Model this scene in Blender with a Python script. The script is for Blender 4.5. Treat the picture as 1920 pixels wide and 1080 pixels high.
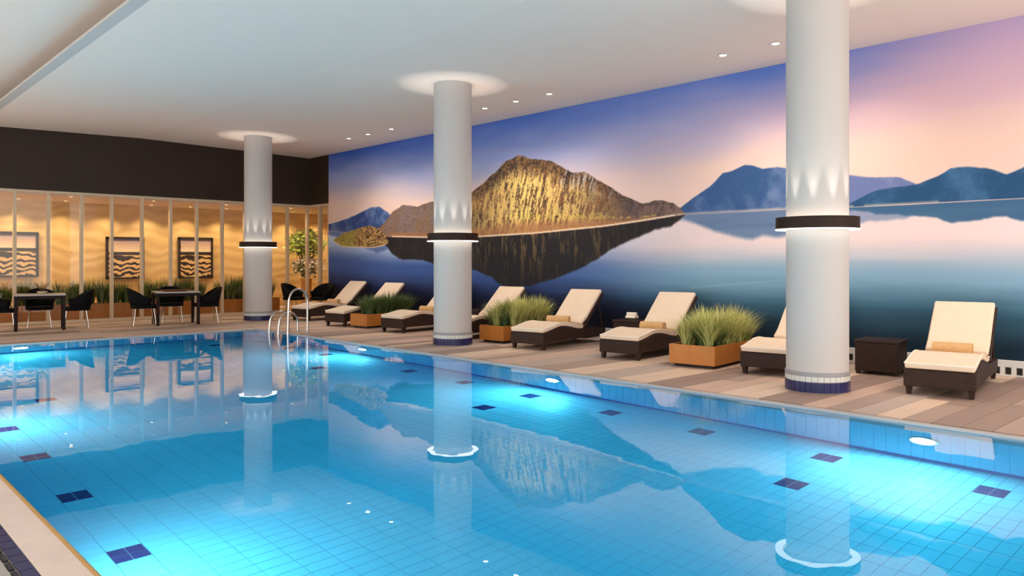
import bpy, bmesh, math, random
import numpy as np
from mathutils import Vector, Matrix

for o in list(bpy.data.objects):
    bpy.data.objects.remove(o, do_unlink=True)
scene = bpy.context.scene
COL = scene.collection
R = math.radians
rng = random.Random(7)

# ------------------------------------------------------------------ camera
F_PX, HOR, CAM_H = 1442.0, 492.0, 1.4
TH = math.atan2(1350, 1442)
cam = bpy.data.cameras.new('camera')
cam.sensor_width = 36.0
cam.lens = F_PX / 1920 * 36.0
cam.shift_y = -(540 - HOR) / 1920
cam.clip_end = 200
cam_ob = bpy.data.objects.new('camera', cam)
cam_ob.location = (0, 0, CAM_H)
cam_ob.rotation_euler = (R(90), 0, -TH)
COL.objects.link(cam_ob)
scene.camera = cam_ob

# ------------------------------------------------------------------ world, exposure
AMBIENT = 3.0
DOWN_W = 105
RING_W = 30
POOL_W = 70
BACK_W = 95
world = bpy.data.worlds.new('world')
scene.world = world
world.use_nodes = True
bg = world.node_tree.nodes['Background']
bg.inputs[0].default_value = (1.0, 0.935, 0.86, 1)
bg.inputs[1].default_value = AMBIENT
scene.view_settings.view_transform = 'Standard'
scene.view_settings.look = 'None'
scene.view_settings.gamma = 1
scene.view_settings.exposure = 0.0
scene.view_settings.use_curve_mapping = False
try:
    scene.cycles.caustics_refractive = True      # lets the pool's glow reach the ceiling
    scene.cycles.caustics_reflective = False
except Exception:
    pass


# ------------------------------------------------------------------ helpers
def lin(c):
    def f(v):
        v /= 255.0
        return v / 12.92 if v <= 0.04045 else ((v + 0.055) / 1.055) ** 2.4
    return tuple(f(v) for v in c)


def mat(name, rgb, rough=0.5, metal=0.0, spec=0.5, var=0.0, scale=8.0, bump=0.0, bscale=60.0, stretch=(1, 1, 1),
        emit=None, estr=0.0):
    """plain principled material; colour noise of amount var, bump of amount bump"""
    m = bpy.data.materials.new(name)
    m.use_nodes = True
    nt = m.node_tree
    b = nt.nodes['Principled BSDF']
    c = lin(rgb)
    b.inputs['Base Color'].default_value = (*c, 1)
    b.inputs['Roughness'].default_value = rough
    b.inputs['Metallic'].default_value = metal
    b.inputs['Specular IOR Level'].default_value = spec
    if emit:
        b.inputs['Emission Color'].default_value = (*lin(emit), 1)
        b.inputs['Emission Strength'].default_value = estr
    if var or bump:
        tc = nt.nodes.new('ShaderNodeTexCoord')
        mp = nt.nodes.new('ShaderNodeMapping')
        mp.inputs['Scale'].default_value = stretch
        nt.links.new(tc.outputs['Object'], mp.inputs[0])
    if var:
        n = nt.nodes.new('ShaderNodeTexNoise')
        n.inputs['Scale'].default_value = scale
        n.inputs['Detail'].default_value = 4
        r = nt.nodes.new('ShaderNodeValToRGB')
        r.color_ramp.elements[0].position = 0.3
        r.color_ramp.elements[1].position = 0.7
        r.color_ramp.elements[0].color = (*[max(0, v * (1 - var)) for v in c], 1)
        r.color_ramp.elements[1].color = (*[min(1, v * (1 + var)) for v in c], 1)
        nt.links.new(mp.outputs[0], n.inputs['Vector'])
        nt.links.new(n.outputs['Fac'], r.inputs[0])
        nt.links.new(r.outputs[0], b.inputs['Base Color'])
    if bump:
        n2 = nt.nodes.new('ShaderNodeTexNoise')
        n2.inputs['Scale'].default_value = bscale
        bp = nt.nodes.new('ShaderNodeBump')
        bp.inputs['Strength'].default_value = bump
        bp.inputs['Distance'].default_value = 0.01
        nt.links.new(mp.outputs[0], n2.inputs['Vector'])
        nt.links.new(n2.outputs['Fac'], bp.inputs['Height'])
        nt.links.new(bp.outputs[0], b.inputs['Normal'])
    return m


def glow(name, rgb, strength):
    m = bpy.data.materials.new(name)
    m.use_nodes = True
    nt = m.node_tree
    nt.nodes.clear()
    e = nt.nodes.new('ShaderNodeEmission')
    e.inputs[0].default_value = (*lin(rgb), 1)
    e.inputs[1].default_value = strength
    o = nt.nodes.new('ShaderNodeOutputMaterial')
    nt.links.new(e.outputs[0], o.inputs[0])
    return m


class MB:
    """collects shapes into one mesh"""
    def __init__(self):
        self.v, self.f = [], []

    def add(self, vs, fs):
        n = len(self.v)
        self.v += [tuple(p) for p in vs]
        self.f += [tuple(i + n for i in f) for f in fs]
        return self

    def box(self, a, b, taper=1.0):
        (x0, y0, z0), (x1, y1, z1) = a, b
        cx, cy = (x0 + x1) / 2, (y0 + y1) / 2
        def t(x, c): return c + (x - c) * taper
        vs = [(t(x0, cx), t(y0, cy), z0), (t(x1, cx), t(y0, cy), z0), (t(x1, cx), t(y1, cy), z0), (t(x0, cx), t(y1, cy), z0),
              (x0, y0, z1), (x1, y0, z1), (x1, y1, z1), (x0, y1, z1)]
        return self.add(vs, [(3, 2, 1, 0), (4, 5, 6, 7), (0, 1, 5, 4), (1, 2, 6, 5), (2, 3, 7, 6), (3, 0, 4, 7)])

    def prism(self, prof, y0, y1):
        """profile of (x, z) points, counter-clockwise, extruded along y"""
        n = len(prof)
        vs = [(x, y0, z) for x, z in prof] + [(x, y1, z) for x, z in prof]
        fs = [tuple(range(n)), tuple(range(2 * n - 1, n - 1, -1))]
        fs += [(i, i + n, (i + 1) % n + n, (i + 1) % n) for i in range(n)]
        return self.add(vs, fs)

    def lathe(self, prof, c=(0, 0), n=32, close=False):
        """profile of (r, z) points turned about a vertical axis"""
        k = len(prof)
        vs = []
        for i in range(n):
            a = 2 * math.pi * i / n
            vs += [(c[0] + r * math.cos(a), c[1] + r * math.sin(a), z) for r, z in prof]
        fs = []
        rngk = range(k) if close else range(k - 1)
        for i in range(n):
            j = (i + 1) % n
            for q in rngk:
                w = (q + 1) % k
                fs.append((i * k + q, j * k + q, j * k + w, i * k + w))
        return self.add(vs, fs)

    def tube(self, pts, r, n=10):
        pts = [Vector(p) for p in pts]
        rings = []
        up = None
        for i, p in enumerate(pts):
            d = (pts[min(i + 1, len(pts) - 1)] - pts[max(i - 1, 0)]).normalized()
            if up is None:
                up = d.orthogonal().normalized()
            else:
                up = (up - d * up.dot(d)).normalized()
            s = d.cross(up)
            rr = r[i] if isinstance(r, (list, tuple)) else r
            rings.append([p + (up * math.cos(2 * math.pi * k / n) + s * math.sin(2 * math.pi * k / n)) * rr for k in range(n)])
        vs = [q for g in rings for q in g]
        fs = [(i * n + k, i * n + (k + 1) % n, (i + 1) * n + (k + 1) % n, (i + 1) * n + k)
              for i in range(len(pts) - 1) for k in range(n)]
        fs += [tuple(range(n - 1, -1, -1)), tuple((len(pts) - 1) * n + k for k in range(n))]
        return self.add(vs, fs)

    def mesh(self, name, m):
        me = bpy.data.meshes.new(name)
        me.from_pydata(self.v, [], self.f)
        if m:
            me.materials.append(m)
        bm = bmesh.new()
        bm.from_mesh(me)
        bmesh.ops.recalc_face_normals(bm, faces=bm.faces)
        bm.to_mesh(me)
        bm.free()
        me.update()
        return me

    def build(self, name, m, parent=None, smooth=False, bevel=0.0, segs=2, subsurf=0):
        me = self.mesh(name, m)
        o = bpy.data.objects.new(name, me)
        COL.objects.link(o)
        if parent:
            o.parent = parent
        if smooth:
            me.polygons.foreach_set('use_smooth', [True] * len(me.polygons))
            if smooth == 'auto':
                e = o.modifiers.new('edge', 'EDGE_SPLIT')
                e.split_angle = R(40)
        if bevel:
            b = o.modifiers.new('bevel', 'BEVEL')
            b.width = bevel
            b.segments = segs
            b.limit_method = 'ANGLE'
            b.angle_limit = R(35)
        if subsurf:
            s = o.modifiers.new('sub', 'SUBSURF')
            s.levels = s.render_levels = subsurf
        return o


def put(name, me, parent=None, loc=(0, 0, 0), rz=0.0, scale=None):
    o = bpy.data.objects.new(name, me)
    COL.objects.link(o)
    o.location = loc
    o.rotation_euler = (0, 0, rz)
    if scale:
        o.scale = scale
    if parent:
        o.parent = parent
    return o


def tag(o, label=None, cat=None, group=None, kind=None):
    if label: o['label'] = label
    if cat: o['category'] = cat
    if group: o['group'] = group
    if kind: o['kind'] = kind
    return o


def thing(name, label, cat, loc=(0, 0, 0), rz=0.0, group=None):
    o = bpy.data.objects.new(name, None)
    o.empty_display_size = 0.1
    COL.objects.link(o)
    o.location = loc
    o.rotation_euler = (0, 0, rz)
    return tag(o, label, cat, group)


def copy_tree(o, parent=None):
    c = o.copy()
    COL.objects.link(c)
    c.parent = parent
    for ch in list(o.children):
        copy_tree(ch, c)
    return c


def lamp(name, kind, loc, rot, energy, color, parent=None, **kw):
    d = bpy.data.lights.new(name, kind)
    d.energy = energy
    d.color = color
    for k, v in kw.items():
        setattr(d, k, v)
    o = bpy.data.objects.new(name, d)
    o.location = loc
    o.rotation_euler = rot
    COL.objects.link(o)
    if parent:
        o.parent = parent
    return o


def on_x(px, X):
    t = (px - 960) / F_PX
    d = X / (t * math.cos(TH) + math.sin(TH))
    return d * (math.cos(TH) - t * math.sin(TH)), d


def on_y(px, Y):
    t = (px - 960) / F_PX
    d = Y / (math.cos(TH) - t * math.sin(TH))
    return d * (t * math.cos(TH) + math.sin(TH)), d


# ------------------------------------------------------------------ key dimensions
LEFT = -1.7                                      # unseen left side of the hall, set near to light the ceiling
PX0, PX1, PY0, PY1 = 1.02, 7.15, -1.2, 15.5     # pool
WATER_Z, POOL_D = -0.02, -1.22
WX = 10.9                                        # mural wall
GY = 20.2                                        # glass wall
HEAD = 3.05                                      # head of the glazing
MY = 19.11                                       # where the mural begins
ROOM_Y0 = -3.0
BACK_Y = 22.8

# ------------------------------------------------------------------ materials
M = {}
M['white'] = mat('white_plaster', (226, 225, 222), 0.7, spec=0.2)
M['ceiling'] = mat('ceiling_paint', (250, 233, 220), 0.85, spec=0.1)
M['ceiling2'] = mat('ceiling_paint_warm', (246, 229, 217), 0.85, spec=0.1)
M['lip'] = mat('ceiling_lip', (205, 198, 192), 0.85, spec=0.1)
M['gap'] = mat('dark_gap_paint', (30, 26, 26), 0.8)  # dark vent slots, and shade painted inside the ceiling gap
M['fascia'] = mat('dark_brown_fascia', (52, 38, 29), 0.55, spec=0.3, var=0.12, scale=1.5)
M['slab'] = mat('deck_slab', (70, 60, 54), 0.9)
M['coping'] = mat('pale_stone_coping', (206, 188, 178), 0.6, var=0.05, scale=6)
M['edge'] = mat('overflow_edge_grey', (176, 170, 168), 0.5)
M['slot'] = mat('overflow_slot_dark', (48, 36, 34), 0.7)
M['gold'] = mat('gold_edge_strip', (176, 136, 78), 0.4, spec=0.5, var=0.1, scale=4)
M['blue_tile'] = mat('dark_blue_tile', (30, 34, 84), 0.25, var=0.15, scale=3)
M['black_tile'] = mat('black_mosaic', (26, 24, 36), 0.3)
M['grout'] = mat('grout', (172, 166, 160), 0.8)
M['grey_floor'] = mat('grey_floor_tile', (150, 146, 140), 0.6, var=0.04)
M['pool_tile'] = mat('pale_pool_tile', (182, 216, 236), 0.35, var=0.03, scale=2)
M['pool_grout'] = mat('pool_grout', (172, 208, 228), 0.8)
M['pool_mark'] = mat('navy_marker_tile', (20, 42, 110), 0.3, var=0.12, scale=6)
M['pool_line'] = mat('blue_line_tile', (32, 90, 170), 0.3)
M['steel'] = mat('brushed_steel', (205, 200, 194), 0.22, metal=1.0)
M['alu'] = mat('champagne_mullion', (214, 190, 158), 0.45, metal=0.0)
M['black'] = mat('black_weave', (14, 13, 14), 0.7, spec=0.12, bump=0.4, bscale=160)
M['dark_wood'] = mat('dark_table_wood', (34, 20, 17), 0.55, spec=0.15)
M['table_top'] = mat('table_top_grey', (168, 158, 150), 0.3)
M['cream'] = mat('cream_cushion', (232, 208, 184), 0.85, spec=0.15, var=0.03, scale=5, bump=0.15, bscale=220)
M['piping'] = mat('cream_piping', (240, 228, 214), 0.8, spec=0.15)
M['towel'] = mat('tan_towel', (214, 172, 122), 0.95, spec=0.05, var=0.08, scale=20, bump=0.6, bscale=180)
M['corten'] = mat('orange_brown_planter', (188, 116, 46), 0.45, var=0.14, scale=3, stretch=(1, 1, 0.3))
M['plinth'] = mat('planter_plinth', (36, 24, 18), 0.7)
M['soil'] = mat('soil', (58, 42, 32), 0.95, var=0.3, scale=30)
M['ring'] = mat('dark_bronze_ring', (44, 26, 19), 0.5, spec=0.2)
M['column'] = mat('column_plaster', (194, 186, 181), 0.6, spec=0.25)
M['col_white'] = mat('column_white_mosaic', (206, 206, 200), 0.3)
M['col_grey'] = mat('column_grey_band', (150, 146, 150), 0.4)
M['tan'] = mat('tan_ceramic', (196, 140, 72), 0.4)
M['flower'] = mat('white_petal', (240, 226, 216), 0.7)
M['trunk'] = mat('twig_bark', (84, 62, 40), 0.9)
M['bowl'] = mat('pale_ceramic', (226, 206, 170), 0.3)
M['tray'] = mat('brown_tray', (126, 76, 44), 0.5)
M['warm_floor'] = mat('warm_room_floor', (150, 112, 78), 0.6)
M['frame'] = mat('dark_frame', (40, 24, 18), 0.5)


def leaf_mat(name, c0, c1, scale=4.0):
    m = bpy.data.materials.new(name)
    m.use_nodes = True
    nt = m.node_tree
    b = nt.nodes['Principled BSDF']
    b.inputs['Roughness'].default_value = 0.55
    b.inputs['Specular IOR Level'].default_value = 0.3
    at = nt.nodes.new('ShaderNodeAttribute')
    at.attribute_name = 'tone'
    r = nt.nodes.new('ShaderNodeValToRGB')
    r.color_ramp.elements[0].color = (*lin(c0), 1)
    r.color_ramp.elements[1].color = (*lin(c1), 1)
    nt.links.new(at.outputs['Fac'], r.inputs[0])
    nt.links.new(r.outputs[0], b.inputs['Base Color'])
    return m


M['grass'] = leaf_mat('grass_blades', (112, 130, 50), (246, 236, 156))
M['grass_dark'] = leaf_mat('dark_grass_blades', (40, 60, 40), (120, 136, 74))
M['foliage'] = leaf_mat('bright_leaves', (96, 130, 40), (206, 214, 110))


def wicker():
    m = bpy.data.materials.new('dark_brown_wicker')
    m.use_nodes = True
    nt = m.node_tree
    b = nt.nodes['Principled BSDF']
    b.inputs['Roughness'].default_value = 0.5
    b.inputs['Specular IOR Level'].default_value = 0.25
    tc = nt.nodes.new('ShaderNodeTexCoord')
    sep = nt.nodes.new('ShaderNodeSeparateXYZ')
    nt.links.new(tc.outputs['Object'], sep.inputs[0])
    add = nt.nodes.new('ShaderNodeMath'); add.operation = 'ADD'
    nt.links.new(sep.outputs[0], add.inputs[0]); nt.links.new(sep.outputs[1], add.inputs[1])
    com = nt.nodes.new('ShaderNodeCombineXYZ')
    nt.links.new(add.outputs[0], com.inputs[0]); nt.links.new(sep.outputs[2], com.inputs[1])
    br = nt.nodes.new('ShaderNodeTexBrick')
    br.inputs['Scale'].default_value = 26
    br.inputs['Mortar Size'].default_value = 0.03
    br.inputs['Mortar Smooth'].default_value = 0.6
    br.inputs['Color1'].default_value = (*lin((66, 42, 34)), 1)
    br.inputs['Color2'].default_value = (*lin((50, 32, 26)), 1)
    br.inputs['Mortar'].default_value = (*lin((26, 17, 14)), 1)
    nt.links.new(com.outputs[0], br.inputs['Vector'])
    nt.links.new(br.outputs['Color'], b.inputs['Base Color'])
    bp = nt.nodes.new('ShaderNodeBump'); bp.inputs['Strength'].default_value = 0.5; bp.inputs['Distance'].default_value = 0.006
    bp.invert = True
    nt.links.new(br.outputs['Fac'], bp.inputs['Height'])
    nt.links.new(bp.outputs[0], b.inputs['Normal'])
    return m


M['wicker'] = wicker()


def pane_mat():
    m = bpy.data.materials.new('clear_glass_pane')
    m.use_nodes = True
    nt = m.node_tree
    nt.nodes.clear()
    t = nt.nodes.new('ShaderNodeBsdfTransparent'); t.inputs[0].default_value = (0.97, 0.97, 0.95, 1)
    g = nt.nodes.new('ShaderNodeBsdfGlossy'); g.inputs['Roughness'].default_value = 0.02
    lw = nt.nodes.new('ShaderNodeLayerWeight'); lw.inputs[0].default_value = 0.5
    pw = nt.nodes.new('ShaderNodeMath'); pw.operation = 'POWER'; pw.inputs[1].default_value = 4
    fr = nt.nodes.new('ShaderNodeMath'); fr.operation = 'MULTIPLY_ADD'; fr.inputs[1].default_value = 0.6; fr.inputs[2].default_value = 0.025
    nt.links.new(lw.outputs['Facing'], pw.inputs[0]); nt.links.new(pw.outputs[0], fr.inputs[0])
    mx = nt.nodes.new('ShaderNodeMixShader')
    o = nt.nodes.new('ShaderNodeOutputMaterial')
    nt.links.new(fr.outputs[0], mx.inputs[0]); nt.links.new(t.outputs[0], mx.inputs[1]); nt.links.new(g.outputs[0], mx.inputs[2])
    nt.links.new(mx.outputs[0], o.inputs[0])
    return m


M['glass'] = pane_mat()


def water_mat():
    m = bpy.data.materials.new('pool_water')
    m.use_nodes = True
    nt = m.node_tree
    nt.nodes.clear()
    g = nt.nodes.new('ShaderNodeBsdfGlass')
    g.inputs['Roughness'].default_value = 0.0
    g.inputs['IOR'].default_value = 1.33
    tc = nt.nodes.new('ShaderNodeTexCoord')
    n = nt.nodes.new('ShaderNodeTexNoise'); n.inputs['Scale'].default_value = 2.2; n.inputs['Detail'].default_value = 2
    bp = nt.nodes.new('ShaderNodeBump'); bp.inputs['Strength'].default_value = 0.02; bp.inputs['Distance'].default_value = 0.05
    nt.links.new(tc.outputs['Object'], n.inputs['Vector'])
    nt.links.new(n.outputs['Fac'], bp.inputs['Height'])
    nt.links.new(bp.outputs[0], g.inputs['Normal'])
    v = nt.nodes.new('ShaderNodeVolumeAbsorption')
    v.inputs['Color'].default_value = (0.0, 0.845, 0.985, 1)
    v.inputs['Density'].default_value = 0.80
    o = nt.nodes.new('ShaderNodeOutputMaterial')
    nt.links.new(g.outputs[0], o.inputs['Surface']); nt.links.new(v.outputs[0], o.inputs['Volume'])
    return m


M['water'] = water_mat()


def wave_wall_mat():
    m = bpy.data.materials.new('warm_wave_wall')
    m.use_nodes = True
    nt = m.node_tree
    b = nt.nodes['Principled BSDF']
    b.inputs['Roughness'].default_value = 0.7
    tc = nt.nodes.new('ShaderNodeTexCoord')
    w = nt.nodes.new('ShaderNodeTexWave'); w.bands_direction = 'Z'
    w.inputs['Scale'].default_value = 1.1; w.inputs['Distortion'].default_value = 11
    w.inputs['Detail'].default_value = 1.5; w.inputs['Detail Scale'].default_value = 0.8
    r = nt.nodes.new('ShaderNodeValToRGB')
    r.color_ramp.elements[0].color = (*lin((212, 172, 114)), 1)
    r.color_ramp.elements[1].color = (*lin((226, 188, 128)), 1)
    nt.links.new(tc.outputs['Object'], w.inputs['Vector'])
    nt.links.new(w.outputs['Fac'], r.inputs[0])
    nt.links.new(r.outputs[0], b.inputs['Base Color'])
    bp = nt.nodes.new('ShaderNodeBump'); bp.inputs['Strength'].default_value = 0.16; bp.inputs['Distance'].default_value = 0.03
    nt.links.new(w.outputs['Fac'], bp.inputs['Height']); nt.links.new(bp.outputs[0], b.inputs['Normal'])
    return m


M['wave_wall'] = wave_wall_mat()


def art_mat():
    m = bpy.data.materials.new('wave_landscape_print')
    m.use_nodes = True
    nt = m.node_tree
    b = nt.nodes['Principled BSDF']
    b.inputs['Roughness'].default_value = 0.5
    tc = nt.nodes.new('ShaderNodeTexCoord')
    sep = nt.nodes.new('ShaderNodeSeparateXYZ')
    nt.links.new(tc.outputs['Generated'], sep.inputs[0])
    w = nt.nodes.new('ShaderNodeTexWave'); w.bands_direction = 'Z'
    w.inputs['Scale'].default_value = 2.2; w.inputs['Distortion'].default_value = 9; w.inputs['Detail'].default_value = 2; w.inputs['Detail Scale'].default_value = 1.3
    nt.links.new(tc.outputs['Object'], w.inputs['Vector'])
    r = nt.nodes.new('ShaderNodeValToRGB'); r.color_ramp.interpolation = 'EASE'
    r.color_ramp.elements[0].position = 0.35; r.color_ramp.elements[1].position = 0.6
    r.color_ramp.elements[0].color = (*lin((48, 28, 20)), 1)
    r.color_ramp.elements[1].color = (*lin((226, 184, 128)), 1)
    nt.links.new(w.outputs['Fac'], r.inputs[0])
    g = nt.nodes.new('ShaderNodeValToRGB')
    e = g.color_ramp.elements
    e[0].position = 0.0; e[0].color = (*lin((232, 190, 130)), 1)
    e[1].position = 1.0; e[1].color = (*lin((150, 130, 150)), 1)
    for p, c in ((0.55, (236, 196, 140)), (0.60, (34, 22, 18)), (0.66, (40, 26, 20)), (0.68, (240, 214, 180)), (0.85, (206, 170, 150))):
        k = e.new(p); k.color = (*lin(c), 1)
    nt.links.new(sep.outputs[2], g.inputs[0])
    gt = nt.nodes.new('ShaderNodeMath'); gt.operation = 'LESS_THAN'; gt.inputs[1].default_value = 0.58
    nt.links.new(sep.outputs[2], gt.inputs[0])
    mx = nt.nodes.new('ShaderNodeMixRGB')
    nt.links.new(gt.outputs[0], mx.inputs[0]); nt.links.new(g.outputs[0], mx.inputs[1]); nt.links.new(r.outputs[0], mx.inputs[2])
    nt.links.new(mx.outputs[0], b.inputs['Base Color'])
    return m


M['art'] = art_mat()


def plank_mat(name, rgb):
    return mat(name, rgb, 0.55, spec=0.3, var=0.10, scale=2.5, bump=0.08, bscale=12, stretch=(0.6, 9, 1))


PLANKS = [plank_mat('plank_' + n, c) for n, c in (('sand', (216, 188, 166)), ('taupe', (170, 146, 132)), ('ash', (186, 166, 154)),
                                                   ('rose', (202, 170, 152)), ('umber', (154, 130, 118)))]

# ------------------------------------------------------------------ floor and deck
fl = MB()
fl.box((PX1 + 0.12, ROOM_Y0, -0.2), (WX + 0.1, 19.3, -0.014))
fl.box((LEFT, PY1 + 0.12, -0.2), (PX1 + 0.12, GY + 0.1, -0.014))
fl.box((PX1 + 0.12, 19.3, -0.2), (WX + 0.1, GY + 0.1, -0.014))
floor = tag(fl.build('floor', M['slab']), 'sand, taupe and umber plank deck around the pool', 'floor', kind='structure')
unit = [MB().box((0, 0, -0.02), (1, 1, 0)).mesh('plank', m) for m in PLANKS]
PW = 0.235
gap = 0.006


def plank_row(y, x0, x1, band, lmin, lmax):
    x = x0
    first = True
    while x < x1 - 0.01:
        L = rng.uniform(lmin, lmax) * (rng.uniform(0.4, 1) if first else 1)
        first = False
        if x1 - (x + L) < 0.5:
            L = x1 - x
        L = min(L, x1 - x)
        k = band if rng.random() < 0.65 else rng.randrange(5)
        put('plank', unit[k], floor, (x, y, 0), 0, (L - gap, PW - gap, 1))
        x += L


y = ROOM_Y0
band = 0
row = 0
while y < PY1 + 0.05:
    if row % 2 == 0:
        band = rng.choice([b for b in range(5) if b != band])
    plank_row(y, PX1 + 0.12, WX, band, 1.7, 2.3)
    y += PW
    row += 1
while y < GY:
    if row % 2 == 0:
        band = rng.choice([b for b in range(5) if b != band])
    plank_row(y, 0.2, WX, band, 2.0, 2.8)
    y += PW
    row += 1

# left side walkway: coping slab, blue tile row, mosaic, grey floor
walk = MB()
walk.box((LEFT, ROOM_Y0, -0.3), (0.985, PY1 + 0.12, -0.012))
walkway = tag(walk.build('pool_walkway', M['grout']), 'grey tiled walkway with navy tile row beside the pool', 'floor', kind='structure')
slab_me = MB().box((0.815, 0, -0.03), (0.985, 1.2 - 0.004, 0.0)).mesh('coping_slab', M['coping'])
tile_me = MB().box((0.752, 0, -0.03), (0.812, 0.113, -0.002)).mesh('tile', M['blue_tile'])
mos_me = MB().box((0.722, 0, -0.03), (0.744, 0.022, -0.002)).mesh('mosaic_tile', M['black_tile'])
grey_me = MB().box((0.12, 0, -0.03), (0.716, 0.596, -0.002)).mesh('floor_tile', M['grey_floor'])
for k in range(14):
    put('coping_slab', slab_me, walkway, (0, PY1 - 1.2 - 1.2 * k + 0.1, 0))
for k in range(100):
    put('tile', tile_me, walkway, (0, 1.2 + 0.12 * k, 0))
mm = MB()
for k in range(520):
    if (k * 7) % 5:
        mm.box((0.722, 0.6 + 0.028 * k, -0.03), (0.744, 0.6 + 0.028 * k + 0.024, -0.002))
tag(mm.build('mosaic_row', M['black_tile'], walkway), kind='stuff')
for i in range(3):
    for k in range(24):
        put('floor_tile', grey_me, walkway, (-0.6 * i, 1.0 + 0.6 * k, 0))

# pool rims
c = MB()
c.box((PX1, PY0, -0.25), (PX1 + 0.085, PY1 + 0.1, -0.002))
c.box((PX0 - 0.04, PY1, -0.25), (PX1, PY1 + 0.085, -0.002))
tag(c.build('trim_1', M['edge'], bevel=0.006), 'pale grey overflow rim between the water and the deck', 'pool rim', kind='structure')
c = MB()
c.box((PX1 + 0.085, PY0, -0.25), (PX1 + 0.12, PY1 + 0.12, -0.03))
c.box((PX0 - 0.04, PY1 + 0.085, -0.25), (PX1 + 0.085, PY1 + 0.12, -0.03))
tag(c.build('trim_2', M['slot']), 'dark drain slot along the plank deck edge', 'drain slot', kind='structure')
c = MB()
c.prism([(0.985, -0.25), (1.02, -0.25), (1.02, -0.015), (1.012, -0.003), (1.0, 0.006), (0.985, 0.004)], PY0, PY1)
tag(c.build('trim_3', M['gold']), 'gold brown edge strip between pale coping and water', 'pool rim', kind='structure')

# ------------------------------------------------------------------ pool basin
pb = MB()
pb.box((PX0 - 0.2, PY0 - 0.2, POOL_D - 0.2), (PX1 + 0.2, PY1 + 0.2, POOL_D - 0.004))
pb.box((PX0 - 0.2, PY0 - 0.2, POOL_D - 0.004), (PX0 - 0.004, PY1 + 0.2, -0.26))
pb.box((PX1 + 0.004, PY0 - 0.2, POOL_D - 0.004), (PX1 + 0.2, PY1 + 0.2, -0.26))
pb.box((PX0 - 0.004, PY1 + 0.004, POOL_D - 0.004), (PX1 + 0.004, PY1 + 0.2, -0.26))
pb.box((PX0 - 0.004, PY0 - 0.2, POOL_D - 0.004), (PX1 + 0.004, PY0 - 0.004, -0.05))
basin = tag(pb.build('pool_basin', M['pool_grout']), 'pale tiled swimming pool basin under the water', 'pool', kind='structure')
TX, TY, GJ = 0.213, 0.1065, 0.005
ft_me = MB().box((0, 0, -0.012), (TX - GJ, TY - GJ, 0)).mesh('tile', M['pool_tile'])
mk_me = MB().box((0, 0, -0.012), (TX / 2 - 0.008, TY - 0.009, 0.0005)).mesh('marker_tile', M['pool_mark'])
marks = [(1.52, 5.22 + 1.28 * k) for k in range(-3, 4)] + [(2.23, 10.39 + 3.84 * k) for k in (0, 1)]
marks += [(6.585, 1.77 + 1.2575 * k) for k in range(-1, 11)] + [(5.86, 2.96), (5.86, 6.73), (5.86, 10.54), (5.86, 14.3)]
nx = int((PX1 - PX0) / TX) + 1
ny = int((PY1 - PY0) / TY) + 1
mset = set()
for mx_, my_ in marks:
    i = round((mx_ - TX / 2 - PX0) / TX)
    j = round((my_ - TY - PY0) / TY)
    for a in (0, 1):
        mset.add((i, j + a))
tiles = []
for i in range(nx):
    for j in range(ny):
        x, yy = PX0 + i * TX, PY0 + j * TY
        if (i, j) in mset:
            put('marker_tile', mk_me, basin, (x, yy, POOL_D))
            put('marker_tile', mk_me, basin, (x + TX / 2, yy, POOL_D))
        else:
            tiles.append((x, yy))
vis = lambda p: p[0] * 0.55 + p[1] * 0.83 > 3.2 and p[0] * 0.95 - p[1] * 0.3 > -1 and p[0] > 3.2
tiles.sort(key=lambda p: (0 if vis(p) else 1, p[0] ** 2 + p[1] ** 2))
for p in tiles[:300]:
    put('tile', ft_me, basin, (p[0], p[1], POOL_D))
st = MB()
for p in tiles[300:]:
    w = min(TX - GJ, PX1 - p[0]); l = min(TY - GJ, PY1 - p[1])
    if w > 0.01 and l > 0.01:
        st.box((p[0], p[1], POOL_D - 0.012), (p[0] + w, p[1] + l, POOL_D))
tag(st.build('floor_tiling', M['pool_tile'], basin), kind='stuff')
wt = MB()
wm = MB().box((0, 0, 0), (0.012, TY - GJ, TX - GJ)).mesh('wall_tile', M['pool_tile'])
cnt = 0
for r_ in range(5):
    z0 = -0.245 - (r_ + 1) * 0.19
    for j in range(ny):
        yy = PY0 + j * TY
        if yy + TY > PY1:
            continue
        if cnt < 300 and yy > 0.9 and yy < 8.5 and r_ < 4:
            put('wall_tile', wm, basin, (PX1 - 0.002, yy, z0), 0, (1, 1, 0.19 / TX))
            cnt += 1
        else:
            wt.box((PX1 - 0.002, yy, z0), (PX1 + 0.01, yy + TY - GJ, z0 + 0.19 - GJ))
        wt.box((PX0 - 0.01, yy, z0), (PX0 + 0.002, yy + TY - GJ, z0 + 0.19 - GJ))
    for i in range(int((PX1 - PX0) / TY)):
        x = PX0 + i * TY
        wt.box((x, PY1 - 0.002, z0), (x + TY - GJ, PY1 + 0.01, z0 + 0.19 - GJ))
tag(wt.build('wall_tiling', M['pool_tile'], basin), kind='stuff')
ln = MB()
ln.box((PX1 - 0.012, PY0, POOL_D), (PX1 + 0.01, PY1, POOL_D + 0.06))
ln.box((PX0, PY1 - 0.012, POOL_D), (PX1, PY1 + 0.01, POOL_D + 0.06))
ln.build('base_line', M['pool_line'], basin)

water = MB().box((PX0 - 0.003, PY0 - 0.003, POOL_D - 0.003), (PX1 + 0.003, PY1 + 0.003, WATER_Z)).build('pool_water', M['water'])
tag(water, 'clear turquoise water filling the swimming pool', 'water', kind='stuff')

# underwater lamps
lens_m = glow('pool_lens', (255, 252, 240), 30)


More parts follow.
